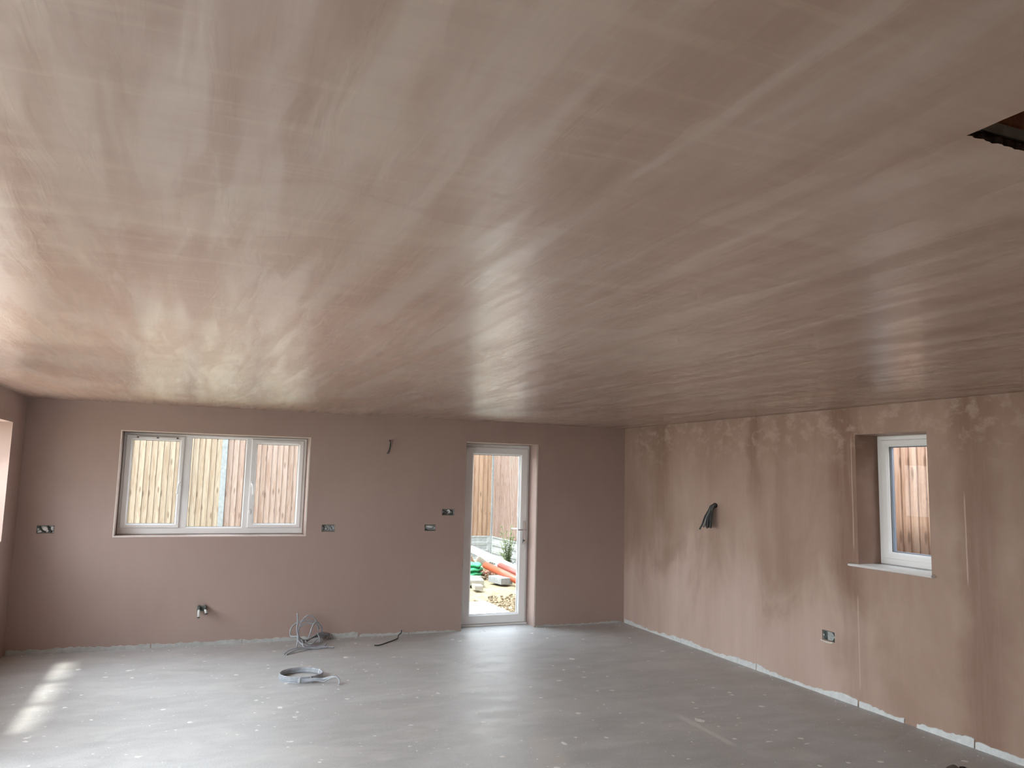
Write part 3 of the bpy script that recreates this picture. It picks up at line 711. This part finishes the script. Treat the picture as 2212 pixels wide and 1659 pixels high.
# tangle at the foot of the far wall
c0 = Vector((1.13, 8.30, 0))
def P(a, b_, z): return (c0.x+a, c0.y+b_, z)
runs = [
 [P(-.075,-.08,.006),P(-.06,-.05,.10),P(-.075,-.03,.17),P(-.07,-.02,.25),P(-.078,-.02,.33)],
 [P(.30,.28,.05),P(.20,.20,.085),P(.06,.05,.055),P(-.03,-.04,.05),P(-.055,-.02,.14),P(-.03,.0,.24),P(.03,.02,.295),P(.10,.05,.27),P(.15,.10,.18),P(.16,.12,.12)],
 [P(.30,.28,.04),P(.16,.18,.07),P(.02,.02,.05),P(-.06,-.02,.10),P(-.125,.02,.10),P(-.13,.03,.16),P(-.08,.06,.215),P(.02,.06,.24),P(.12,.08,.215),P(.17,.12,.14)],
 [P(.28,.28,.035),P(.14,.16,.06),P(.05,.0,.06),P(.06,-.03,.13),P(.09,-.01,.21),P(.135,.04,.225),P(.19,.10,.16),P(.20,.14,.11)],
 [P(.26,.28,.03),P(.12,.14,.05),P(.0,-.04,.04),P(-.06,-.03,.09),P(-.05,.02,.17),P(.03,.04,.215),P(.11,.05,.20)],
 [P(-.22,-.34,.006),P(-.17,-.30,.03),P(-.08,-.24,.035),P(.0,-.19,.02),P(.08,-.16,.012),P(.18,-.15,.012),P(.28,-.18,.010)],
 [P(-.205,-.37,.006),P(-.15,-.31,.016),P(-.07,-.25,.025),P(.03,-.20,.018),P(.12,-.19,.010),P(.22,-.17,.008)],
 [P(-.06,-.02,.08),P(-.045,-.10,.055),P(.01,-.14,.03),P(.10,-.13,.015),P(.19,-.11,.012),P(.225,-.06,.03)],
 [P(-.02,-.01,.07),P(-.02,-.12,.05),P(-.01,-.17,.02),P(.09,-.16,.012),P(.20,-.14,.010)],
 [P(.01,-.05,.06),P(.04,-.05,.035),P(.08,-.06,.03),P(.12,-.02,.05),P(.14,.0,.06)],
 [P(.16,.16,.09),P(.17,.10,.06),P(.18,.06,.02),P(.16,.03,.01)],
]
cable_thing('cable_tangle', (c0.x,c0.y,0), 'tangle of grey cables sprouting at the foot of the far wall', 'cable', runs, .0072)
# coil on the floor
cc = Vector((.955, 7.045, 0)); Rr = .178
root = empty('cable_coil', (cc.x,cc.y,0), 'flat coil of grey cable tied and lying on the concrete floor', 'cable')
for k in range(7):
    rr = Rr - .005*(k%2) ; zz = .007+.0062*k; ph = -1.2+.35*k
    pts = [Vector((math.cos(ph+2*math.pi*i/56)*(rr+.003*math.sin(3*i/9+k)), math.sin(ph+2*math.pi*i/56)*(rr+.003*math.cos(2*i/9+k)), zz+.003*math.sin(2*math.pi*i/56+.8*k))) for i in range(57)]
    bm = BM(); tube(bm, pts, .0068, 8); link('cable', bm, M_CABLE, root, True)
for k in range(4):
    w = .006*k
    pts = [(-.05,-.176,.012+w),(.04,-.19,.018+w),(.10,-.205-w*.5,.022+w),(.16,-.23+w,.030+.4*w-(.012 if k == 0 else 0)),(.205,-.255+1.2*w,.045+.3*w),(.245,-.275+w,.058),(.27,-.292+w,.045),(.278,-.30+w,.022),(.272,-.315+w,.006)]
    bm = BM(); tube(bm, catmull(pts, 6), .0058, 8); link('cable_tail', bm, M_CABLE, root, True)
for ang in (-1.75, -1.25, .35):
    bm = BM(); p = Vector((math.cos(ang)*Rr, math.sin(ang)*Rr, .026)); t = Vector((-math.sin(ang), math.cos(ang), 0))
    tube(bm, [p-t*.007, p+t*.007], .0155, 12, 1.6); link('tape_band', bm, M_WHITEP if ang > 0 else simple('grey_tape', (.45,.47,.50), .5), root, True)
# single dark cable on the floor
cable_thing('loose_cable', (1.86,8.13,0), 'single dark cable trailing out from under the far wall', 'cable',
  [[(1.815,8.105,.008),(1.86,8.10,.006),(1.93,8.16,.006),(2.02,8.25,.006),(2.10,8.33,.008),(2.13,8.37,.012),(2.15,8.43,.026),(2.19,8.48,.040),(2.22,8.58,.045)]], .006, M_CABLED)
# pipe stubs low on the far wall
c = Vector((.150, D, .372)); root = empty('pipe_stub', c, 'pair of capped white pipe stubs poking from the wall under the window', 'pipe')
bm = BM(); box(bm, -.046, .046, -.050, -.022, -.030, .022, .008); link('bracket', bm, M_GREYP, root)
for dx, ln, tilt in ((-.028,.070,0.0),(.030,.036,.012)):
    bm = BM(); tube(bm, catmull([(dx,.012,.012),(dx,-.05,.012),(dx,-.085,.010),(dx,-.105,-.006)], 5), .014, 12); link('elbow', bm, M_GREYP, root, True)
    bm = BM(); tube(bm, [Vector((dx,-.10,-.004)), Vector((dx+tilt,-.112,-.004-ln))], .0115, 12); pp = link('white_pipe', bm, M_WHITEP, root, True)
    bm = BM(); tube(bm, [Vector((dx+tilt,-.112,-.004-ln)), Vector((dx+tilt*1.1,-.113,-.012-ln))], .0118, 12); link('open_end', bm, M_SEAL, pp, True)
# broken plaster where the cables leave the wall
bm = BM(); q = random.Random(9)
for k in range(46):
    a = 1.34+.13*q.random(); y = D-.005-.06*q.random()**2; s_ = .006+.012*q.random()
    z = s_*.6+.055*q.random()*(1-(D-y)/.07)
    m = Matrix.Translation((a,y,z)) @ Matrix.Rotation(q.random()*6, 4, 'Z') @ Matrix.Rotation(q.random()*6, 4, 'X') @ Matrix.Diagonal((s_,s_*.8,s_*.6,1))
    bmesh.ops.create_icosphere(bm, subdivisions=1, radius=1.0, matrix=m)
o = link('plaster_rubble', bm, mat_rough('plaster_rubble', (.12,.115,.11), (.5,.48,.46), 40), None); tag(o, 'little heap of broken grey plaster beside the cable tangle', 'rubble'); o['kind'] = 'stuff'
# toe of a dark shoe at the bottom edge of the picture
cs = Vector((4.385, 3.545, 0)); root = empty('shoe', cs, 'dark brown shoe, only its toe visible at the lower right edge', 'shoe'); root.rotation_euler = (0, 0, math.radians(-52))
def shoe_ring(t):
    y = .13-.28*t; w = .058*math.sin(math.pi*min(1,(t*1.5+.12)*.72))**.6 if t < .6 else .036
    h = .050+.045*t; return y, max(.012,w), h
bm = BM(); prev = None
for i in range(9):
    y, w, h = shoe_ring(i/8)
    ring = [bm.verts.new((w*math.cos(math.pi*k/8), y, .022+(h-.022)*math.sin(math.pi*k/8))) for k in range(9)]
    if prev:
        for k in range(8): bm.faces.new((prev[k], prev[k+1], ring[k+1], ring[k]))
    else: bm.faces.new(ring)
    prev = ring
bm.faces.new(prev[::-1]); link('upper', bm, M_BRKW, root, True)
bm = BM(); a, c_ = [], []
for i in range(9):
    y, w, h = shoe_ring(i/8); a.append((w+.004, y)); c_.append((-w-.004, y))
ol = a + c_[::-1]; lo = [bm.verts.new((x_, y_, 0)) for x_, y_ in ol]; hi = [bm.verts.new((x_, y_, .024)) for x_, y_ in ol]
for k in range(len(lo)): bm.faces.new((lo[k], lo[(k+1)%len(lo)], hi[(k+1)%len(hi)], hi[k]))
bm.faces.new(lo[::-1]); bm.faces.new(hi); link('sole', bm, M_RUBBER, root)
bm = BM(); tube(bm, catmull([(.030,.075,.056),(.055,.09,.056),(.075,.085,.046)], 5), .005, 6); link('lace', bm, M_RUBBER, root, True)

# ------------------------------------------------------------------ outside
GZ = -.05
bm = BM(); box(bm, -30, 40, -30, 60, -.40, GZ-.02)
g = struct(link('ground', bm, M_SAND))

def feather(h, w):
    bm = BM()
    vv = [(-w/2,0,0),(w/2,0,0),(w/2,-.024,0),(-w/2+.009,-.010,0),(-w/2+.007,-.002,0)]
    lo = [bm.verts.new(p) for p in vv]; hi = [bm.verts.new((p[0],p[1],h)) for p in vv]
    for k in range(5): bm.faces.new((lo[k], lo[(k+1)%5], hi[(k+1)%5], hi[k]))
    bm.faces.new(lo[::-1]); bm.faces.new(hi); return bm
def fence(name, label, org, ang, posts, mats, top=2.50, gh=.163, pitch=.100, ngb=3, z0=-.02, first_post=True):
    """fence in its own frame: boards along +x, facing -y; org/ang place it"""
    root = empty(name, org, label, 'fence'); root.rotation_euler = (0, 0, ang)
    zb = z0+gh*ngb
    protos = {}
    pm = None; gm = {}
    for i, px in enumerate(posts):
        if i == 0 and not first_post: continue
        if pm is None:
            bm = BM(); box(bm, -.05, .05, -.055, .045, -.3, top+.05, .006); o = link('concrete_post', bm, M_POST, root); pm = o
        else: o = pm.copy(); COL.objects.link(o); o.parent = root
        o.location = (px, 0, 0)
    for i, (a, b_) in enumerate(zip(posts, posts[1:])):
        w = b_-a-.10; key = round(w, 3)
        for k in range(ngb):
            if key not in gm:
                bm = BM(); x0, x1 = -w/2, w/2; r_ = .028
                # slab with a recessed rough panel
                loft(bm, [[(x0,.02,0),(x1,.02,0),(x1,.02,gh-.003),(x0,.02,gh-.003)], [(x0,-.025,0),(x1,-.025,0),(x1,-.025,gh-.003),(x0,-.025,gh-.003)],
                          [(x0+.06,-.025,r_),(x1-.06,-.025,r_),(x1-.06,-.025,gh-r_),(x0+.06,-.025,gh-r_)], [(x0+.066,-.010,r_+.006),(x1-.066,-.010,r_+.006),(x1-.066,-.010,gh-r_-.006),(x0+.066,-.010,gh-r_-.006)]])
                o = link('gravel_board', bm, M_CONC, root); gm[key] = o
                # the recessed face itself
                me = o.data; bm2 = bmesh.new(); bm2.from_mesh(me); vs2 = [v_ for v_ in bm2.verts if abs(v_.co.y+.010) < 1e-5 ]
                bm2.faces.new(sorted(vs2, key=lambda v_: math.atan2(v_.co.z-gh/2, v_.co.x))); bmesh.ops.recalc_face_normals(bm2, faces=bm2.faces); bm2.to_mesh(me); bm2.free()
            else: o = gm[key].copy(); COL.objects.link(o); o.parent = root
            o.location = ((a+b_)/2, 0, z0+gh*k)
        mt = mats[i % len(mats)]
        n = int((w+.02)/pitch); st = (b_-a-.10)/n; pk = (mt.name, round(st, 4))
        if pk not in protos:
            o = link('fence_board', feather(top-zb, st+.004), mt, root); protos[pk] = o; first = True
        else: first = False
        for k in range(n):
            if first: o = protos[pk]; first = False
            else: o = protos[pk].copy(); COL.objects.link(o); o.parent = root
            o.location = (a+.05+st*(k+.5), -.004+random.uniform(-.002,.002), zb); o.rotation_euler = (0, random.uniform(-.0008,.0008), 0)
        for zr in (.25, 1.5):
            bm = BM(); box(bm, a+.05, b_-.05, .003, .05, zb+zr, zb+zr+.08); link('arris_rail', bm, mt, root)
    return root
FY, FX = 16.0, 6.07
fence('garden_fence', 'pale boarded fence facing the house beyond the window and door', (0, FY, 0), 0.0, [-3.22,-1.36,.497,2.355,4.21,6.07], [M_F_YEL, M_F_YEL, M_F_PNK, M_F_PNK, M_F_ORG])
sp = [0.0]+[1.95*k for k in range(1, 8)]
fence('side_fence', 'reddish boarded side fence close outside the right wall window', (FX, FY, 0), -math.pi/2, sp, [M_F_SID, M_F_SID, M_F_SID, M_F_RED, M_F_RED, M_F_RED, M_F_RED], pitch=.088, first_post=False)

# concrete slab outside the door
bm = BM(); box(bm, 1.6, 4.02, D+WT+.005, 10.76, GZ-.08, GZ+.012, .006)
o = tag(link('concrete_slab', bm, M_SLAB), 'white concrete slab on the ground just outside the door', 'slab')
# raised bed of sandy soil behind it, with a rough front face
bm = BM(); q = random.Random(21); nx, ny = 40, 22
def bedz(x, y):
    f = min(1, max(0, (y-10.80)/.16)); f = f*f*(3-2*f)
    return GZ-.03+(.085+.010*math.sin(x*3.1)*math.sin(y*2.3))*f
gr = [[bm.verts.new((2.0+4.0*i/nx, 10.72+4.6*(j/ny)**1.4, bedz(2.0+4.0*i/nx, 10.72+4.6*(j/ny)**1.4)+q.uniform(-.008,.008))) for i in range(nx+1)] for j in range(ny+1)]
for j in range(ny):
    for i in range(nx): bm.faces.new((gr[j][i], gr[j][i+1], gr[j+1][i+1], gr[j+1][i]))
o = link('soil_bank', bm, M_SAND, None, True); tag(o, 'low bank of yellow sandy soil beyond the concrete slab', 'soil'); o['kind'] = 'stuff'
# gravel beside the slab
bm = BM()
for k in range(900):
    x = 4.03+1.0*q.random(); y = 9.5+1.45*q.random()
    s_ = .010+.028*q.random()**2
    if q.random() < .25: x = 2.4+2.6*q.random(); y = 10.74+.14*q.random()
    z = max(GZ-.02, bedz(x,y) if y > 10.74 else GZ-.02)+s_*.3
    m = Matrix.Translation((x,y,z)) @ Matrix.Rotation(q.random()*6, 4, 'Z') @ Matrix.Rotation(q.random()*3, 4, 'X') @ Matrix.Diagonal((s_,s_*.8,s_*.6,1))
    bmesh.ops.create_icosphere(bm, subdivisions=1, radius=1.0, matrix=m)
o = link('gravel', bm, M_GRAVEL); tag(o, 'loose yellow gravel and stones beside the concrete slab', 'gravel'); o['kind'] = 'stuff'

def ray(px, py, y):
    """world point on the plane y=const seen at photo pixel (px,py): used once to size the outdoor things"""
    d = fw + r2*((px-1106)/FPX) + u2*((829.5-py)/FPX); t = y/d.y
    return Vector((d.x*t, y, CAM_H+d.z*t))
BZ = .055
# aerated block
bm = BM(); Mx = Matrix.Translation((4.715, 11.70, BZ-.008)) @ Matrix.Rotation(math.radians(10), 4, 'Z')
box(bm, -.108, .108, 0, .40, 0, .10, .004, Mx); tag(link('concrete_block', bm, M_BLOCK), 'grey rectangular concrete block lying in front of the orange pipe', 'block')
# broken pale paving pieces at the left
def slab_piece(pts, z, h, label, mat=M_PALES):
    bm = BM(); lo = [bm.verts.new((x_,y_,z)) for x_,y_ in pts]; hi = [bm.verts.new((x_,y_,z+h)) for x_,y_ in pts]
    for k in range(len(lo)): bm.faces.new((lo[k], lo[(k+1)%len(lo)], hi[(k+1)%len(hi)], hi[k]))
    bm.faces.new(lo[::-1]); bm.faces.new(hi)
    return tag(link('paving_piece', bm, mat), label, 'slab', 'broken paving pieces outside')
slab_piece([(3.75,11.75),(4.30,11.62),(4.38,11.95),(4.26,12.25),(3.8,12.3)], BZ, .075, 'thick broken paving piece at the left edge of the door glass')
slab_piece([(3.95,12.30),(4.42,12.24),(4.55,12.42),(4.40,12.52),(3.98,12.53)], BZ, .04, 'thin pale paving piece lying in front of the green sheet', M_SLAB)
slab_piece([(4.02,11.25),(4.14,11.22),(4.18,11.45),(4.06,11.52)], BZ-.01, .06, 'small pointed stone nearest the slab at the left')
# green folded sheet
bm = BM(); q = random.Random(2)
gc = ray(1022, 1232, 12.8)
for k, (w, h, z) in enumerate(((.21,.09,.00),(.22,.085,.075),(.15,.08,.145))):
    m = Matrix.Translation((gc.x-.06+.01*k, 12.8, BZ+.04+z)) @ Matrix.Rotation(.2*k, 4, 'Z') @ Matrix.Diagonal((w,.22,h*.62,1))
    r_ = bmesh.ops.create_icosphere(bm, subdivisions=3, radius=1.0, matrix=m)
    for v_ in r_['verts']: v_.co += Vector((math.sin(v_.co.z*60+v_.co.y*20)*.010, 0, math.sin(v_.co.x*38+k)*.010))
tag(link('green_sheet', bm, M_GREEN, None, True), 'bright green folded plastic sheeting heaped outside the door', 'sheeting')
# orange drain pipe (hollow), propped on rubble
pa, pb = ray(1049, 1221, 12.6), ray(1136, 1262, 11.35)
bm = BM(); ax = (pb-pa).normalized(); n = 20; a_ = ax.orthogonal().normalized(); b2 = ax.cross(a_); rings = []
for (p, rr) in ((pa, .052), (pa, .060), (pb, .060), (pb, .052)):
    rings.append([p+a_*rr*math.cos(2*math.pi*k/n)+b2*rr*math.sin(2*math.pi*k/n) for k in range(n)])
loft(bm, rings)
for f in bm.faces: f.smooth = True
o = link('drain_pipe', bm, M_ORANGE, None, True); tag(o, 'orange plastic drain pipe slanting down to the right outside', 'pipe')
# second darker pipe behind it
pa2, pb2 = ray(1080, 1222, 12.6), ray(1140, 1250, 11.75); bm = BM(); tube(bm, [pa2, pb2], .055, 18)
tag(link('drain_pipe', bm, simple('dull_red_pipe', (.22,.055,.04), .45), None, True), 'duller red drain pipe half hidden behind the orange one', 'pipe')
# white fascia board leaning across
fa, fb = ray(985, 1171, 13.9), ray(1134, 1238, 12.75)
bm = BM(); ax = (fb-fa).normalized(); side = Vector((0,-1,0)); side = (side-ax*side.dot(ax)).normalized(); nn = ax.cross(side)
Mx = Matrix(((ax.x,side.x,nn.x,fa.x),(ax.y,side.y,nn.y,fa.y),(ax.z,side.z,nn.z,fa.z),(0,0,0,1)))
Ln = (fb-fa).length; box(bm, 0, Ln, -.012, .012, -.060, .060, .003, Mx)
bm2 = bm; fas = tag(link('fascia_board', bm, M_UPVC), 'long white fascia board leaning over the orange pipe', 'board')
lab = simple('label_outline', (.06,.07,.075), .6)
bm = BM()
la, lb = Ln*.50, Ln*.77
for x0, x1, z0, z1 in ((la,lb,.022,.025),(la,lb,-.012,-.009),(la,la+.006,-.010,.024),(lb,lb+.012,-.03,.006),(lb+.03,lb+.042,-.03,.006),(lb,lb+.042,.006,.014)):
    box(bm, x0, x1, .0118, .0135, z0, z1, 0, Mx)
link('printed_mark', bm, lab, fas)
# battens under the fascia board
for k in range(6):
    a_, b2 = ray(1026+1.5*k, 1212-2.6*k, 14.3-.05*k), ray(1050+1.2*k, 1227-2.2*k, 14.0-.05*k)
    bm = BM(); tube(bm, [a_, b2], .013, 4); tag(link('timber_batten', bm, M_BATTEN), ('lowest','second lowest','third lowest','third highest','second highest','highest')[k]+' thin pale timber strip of the fan behind the orange pipe', 'batten', 'fanned timber strips outside')
# stacked sawn timbers behind
for k in range(3):
    p_ = ray(1014, 1213-4.6*k, 13.9); bm = BM(); box(bm, p_.x-.5, p_.x+.10-.02*k, 13.9, 14.0, (p_.z-.023) if k else .07, p_.z+.014, .003)
    tag(link('sawn_timber', bm, M_F_ORG), ('bottom','middle','top')[k]+' brown timber of the small stack left of the strips', 'timber', 'small timber stack outside')
# rubble pile carrying the pipe
def rubble(c, n, spread, size, mat, label, seed):
    q = random.Random(seed); bm = BM()
    for k in range(n):
        s_ = size*(.5+q.random()); h = spread[2]*q.random()**1.5
        p = Vector(c)+Vector((q.gauss(0,spread[0]), q.gauss(0,spread[1]), h+s_*.3))
        m = Matrix.Translation(p) @ Matrix.Rotation(q.random()*6, 4, 'Z') @ Matrix.Rotation(q.random()*3, 4, 'X') @ Matrix.Diagonal((s_,s_*.75,s_*.6,1))
        bmesh.ops.create_icosphere(bm, subdivisions=1, radius=1.0, matrix=m)
    o = link('rubble_heap', bm, mat); tag(o, label, 'rubble'); o['kind'] = 'stuff'; return o
rc = ray(1059, 1240, 12.75); rubble((rc.x, 12.75, BZ-.02), 60, (.09,.10,.10), .035, M_RUB, 'reddish broken brick heap under the orange pipe', 3)
rc = ray(1092, 1251, 12.4); rubble((rc.x, 12.45, BZ-.03), 90, (.16,.12,.06), .028, M_GRAVEL, 'yellowish stones heaped along the underside of the pipe', 4)
rc = ray(1045, 1238, 12.95); rubble((rc.x, 13.0, BZ-.03), 60, (.13,.10,.07), .03, M_GRAVEL, 'brown stones between the green sheet and the brick heap', 6)
rc = ray(1110, 1228, 14.3); rubble((rc.x-.22, 14.4, BZ-.05), 110, (.16,.2,.10), .04, M_CONC, 'grey stones under the weeds by the side fence', 8)
# weeds by the side fence
wp = Vector((5.74, 14.2, .02)); root = empty('weed', wp, 'tall straggly green weed growing against the side fence', 'plant')
q = random.Random(12); bmS, bmL = BM(), BM()
for k in range(22):
    a = q.uniform(0, 6.28); h = q.uniform(.35,.85)*(.7 if k % 3 else 1); sp_ = q.uniform(.05,.22)
    pts = catmull([(0,0,0),(math.cos(a)*sp_*.4, math.sin(a)*sp_*.4, h*.5),(math.cos(a)*sp_, math.sin(a)*sp_, h)], 6)
    tube(bmS, pts, .004, 5)
    for j in range(34):
        p = pts[2+int((len(pts)-3)*q.random())]; b_ = q.uniform(0, 6.28); ln = q.uniform(.03,.07); t = Vector((math.cos(b_), math.sin(b_), q.uniform(-.3,.5)))*ln; s_ = Vector((-math.sin(b_), math.cos(b_), 0))*ln*.35
        vv = [bmL.verts.new(x_) for x_ in (p, p+t*.5+s_, p+t, p+t*.5-s_)]; bmL.faces.new(vv)
link('stem', bmS, M_LEAF, root); o = link('leaf', bmL, M_LEAF, root); o['kind'] = 'stuff'
